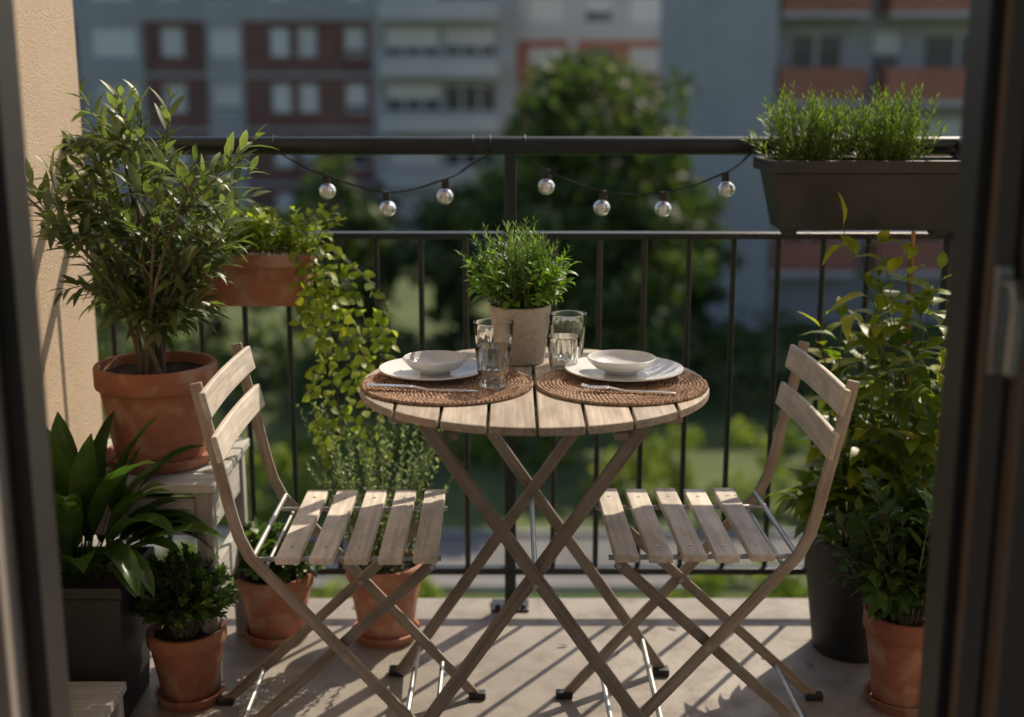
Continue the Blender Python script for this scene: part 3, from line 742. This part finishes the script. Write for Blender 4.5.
winsA = [(-34.5, -32.5, ''), (-30.5, -28.5, 'c'), (-27, -25, ''), (-21.6, -19.2, 'c'), (-18, -16.8, 'c'), (-15.5, -13.9, 'c'), (-12.4, -11.4, 'c'), (-11, -10.0, 'c'), (-8.6, -7.5, 'c'), (-6.5, -3.7, 'c'), (-3.5, -.8, '')]
building('brick_apartment_building', -36, 0.1, 66, 8.6, 2.8, winsA, 'bluegrey', panels=[(-31, -22.3, 4), (-18.9, -15.7, 4), (-13.8, -7.2, 4)], balc=[(-6.7, -.7, 6)], zoff=-.85, ph=.75, ptop=4)
winsB = [(1.0, 3.2, 'c'), (4.4, 6.0, ''), (7.0, 9.0, 'c'), (10.5, 12.5, ''), (14, 16, 'c'), (18, 20, ''), (22, 24, '')]
building('white_apartment_building', -1.5, 26, 77.2, 8.6, 2.9, winsB, 'lightgrey', panels=[(.3, 3.4, 5), (3.9, 10.3, 5)], zoff=-1.6, ptop=4)
winsD = [(9.6, 11.4, ''), (12.4, 13.4, 'c'), (14.2, 16.6, ''), (18.0, 19.6, ''), (21, 23, 'c')]
building('terracotta_balcony_building', 8.9, 26, 44.3, 11.6, 2.9, winsD, 'bluegrey', balc=[(9.0, 11.9, 5), (12.6, 17.5, 5), (18.2, 23.0, 5)], zoff=-2.1, ph=1.15)
mb = MB(); mb.box(6.35, 8.88, 43.0, 55.5, GZ, 12.4); mb.obj('concrete_stair_tower', ['bluegrey'], bevel=.02)

def cloud(mb, cs, per, size, mat=0):
    for (c, r, lv) in cs:
        for k in range(per):
            d = rdir(); p = V(c) + V((d.x, d.y, d.z * .8)) * r * (R.random() ** .4); n = (d + rdir() * .8).normalized()
            s1 = n.cross(rdir()).normalized(); s2 = n.cross(s1); s = size * rnd(.6, 1.3)
            mb.add([p - s1 * s, p - s2 * s * .6, p + s1 * s, p + s2 * s * .6], [(0, 1, 2, 3)], mat, min(1, max(0, lv + rnd(-.25, .25))))
def tree(name, x, y, h, cr, ch, nc=70, per=70, size=.16, mat='l_tree'):
    root = empty(name); z0 = GZ; mt = MB(); ml = MB(); cz = z0 + h - ch / 2
    mt.tube([(x, y, z0 - .1), (x + .05, y, z0 + h * .3), (x - .05, y, cz), (x, y, z0 + h * .85)], [.03 * h * .7, .02 * h, .014 * h, .005 * h], 10)
    cs = []
    for k in range(nc):
        d = rdir(); q = R.random() ** .45; wz = d.z; taper = 1 - .25 * max(0, wz)
        c = V((x + d.x * cr * q * taper, y + d.y * cr * q * taper, cz + d.z * ch / 2 * q)) + rdir() * cr * .12
        cs.append((c, rnd(.16, .30) * cr, rnd(.1, .9)))
        if k % 4 == 0: mt.tube([(x, y, cz - ch * rnd(.1, .45)), (V((x, y, cz)) + c) / 2, c], [.008 * h, .005 * h, .002 * h], 6)
    cloud(ml, cs, per, size); mt.obj('trunk', ['bark'], root); ml.obj('crown', [mat], root)
tree('leafy_tree', 1.9, 30, 9.3, 2.75, 7.6, 150, 70, .17)
tree('leafy_tree', -5.3, 38, 6.0, 2.6, 5.2, 60, 50, .21, 'l_tree2')
tree('leafy_tree', -9.6, 40, 5.6, 2.6, 4.8, 60, 50, .21, 'l_tree2')
tree('leafy_tree', -1.4, 36, 5.6, 2.1, 4.8, 50, 50, .19, 'l_tree2')
tree('leafy_tree', -13.5, 36, 5.2, 2.6, 4.6, 60, 50, .21, 'l_tree2')
tree('leafy_tree', 5.0, 37, 6.0, 1.6, 5.2, 50, 50, .19, 'l_tree2')
tree('leafy_tree', -17, 33, 5.4, 2.8, 4.8, 60, 50, .21)
ml = MB(); cs = []
for k in range(150):
    x = rnd(-16, 18); cs.append((V((x, rnd(31, 35.5), GZ + rnd(.3, 1.9))), rnd(.5, 1.0), rnd(0, 1)))
cloud(ml, cs, 40, .17); ml.obj('hedge', ['l_tree2'])
ml = MB(); cs = []
for (cx_, cy_, r, hh) in ((4.0, 23.9, 1.7, 1.7), (6.2, 24.6, 1.6, 1.3), (2.6, 24.5, 1.0, 1.0), (-5.8, 24.2, 1.6, 1.2), (-8.4, 25, 1.6, 1.5), (8.8, 24.4, 1.4, 1.0), (-3.6, 26.5, 1.4, 1.0), (0.2, 27.5, 1.2, .9), (5.4, 18.4, 1.3, 1.1), (-5, 18.6, 1.2, 1.1), (-2.2, 18.6, .9, .8), (3.6, 18.4, 1.0, .9), (-1.2, 28.5, 1.3, 1.2), (-4.8, 23.6, 1.0, 1.2), (7.6, 28, 1.5, 1.3)):
    for k in range(26):
        d = rdir(); cs.append((V((cx_ + d.x * r, cy_ + d.y * r * .7, GZ + abs(d.z) * hh)), rnd(.22, .42), rnd(0, 1)))
cloud(ml, cs, 45, .085); ml.obj('garden_shrubs', ['l_bush'])
ml = MB(); cs = []
for k in range(90): cs.append((V((rnd(-60, 60), rnd(57, 63), GZ + rnd(.5, 3.0))), rnd(1.2, 2.0), rnd(0, 1)))
cloud(ml, cs, 45, .36); ml.obj('distant_trees', ['l_tree2'])
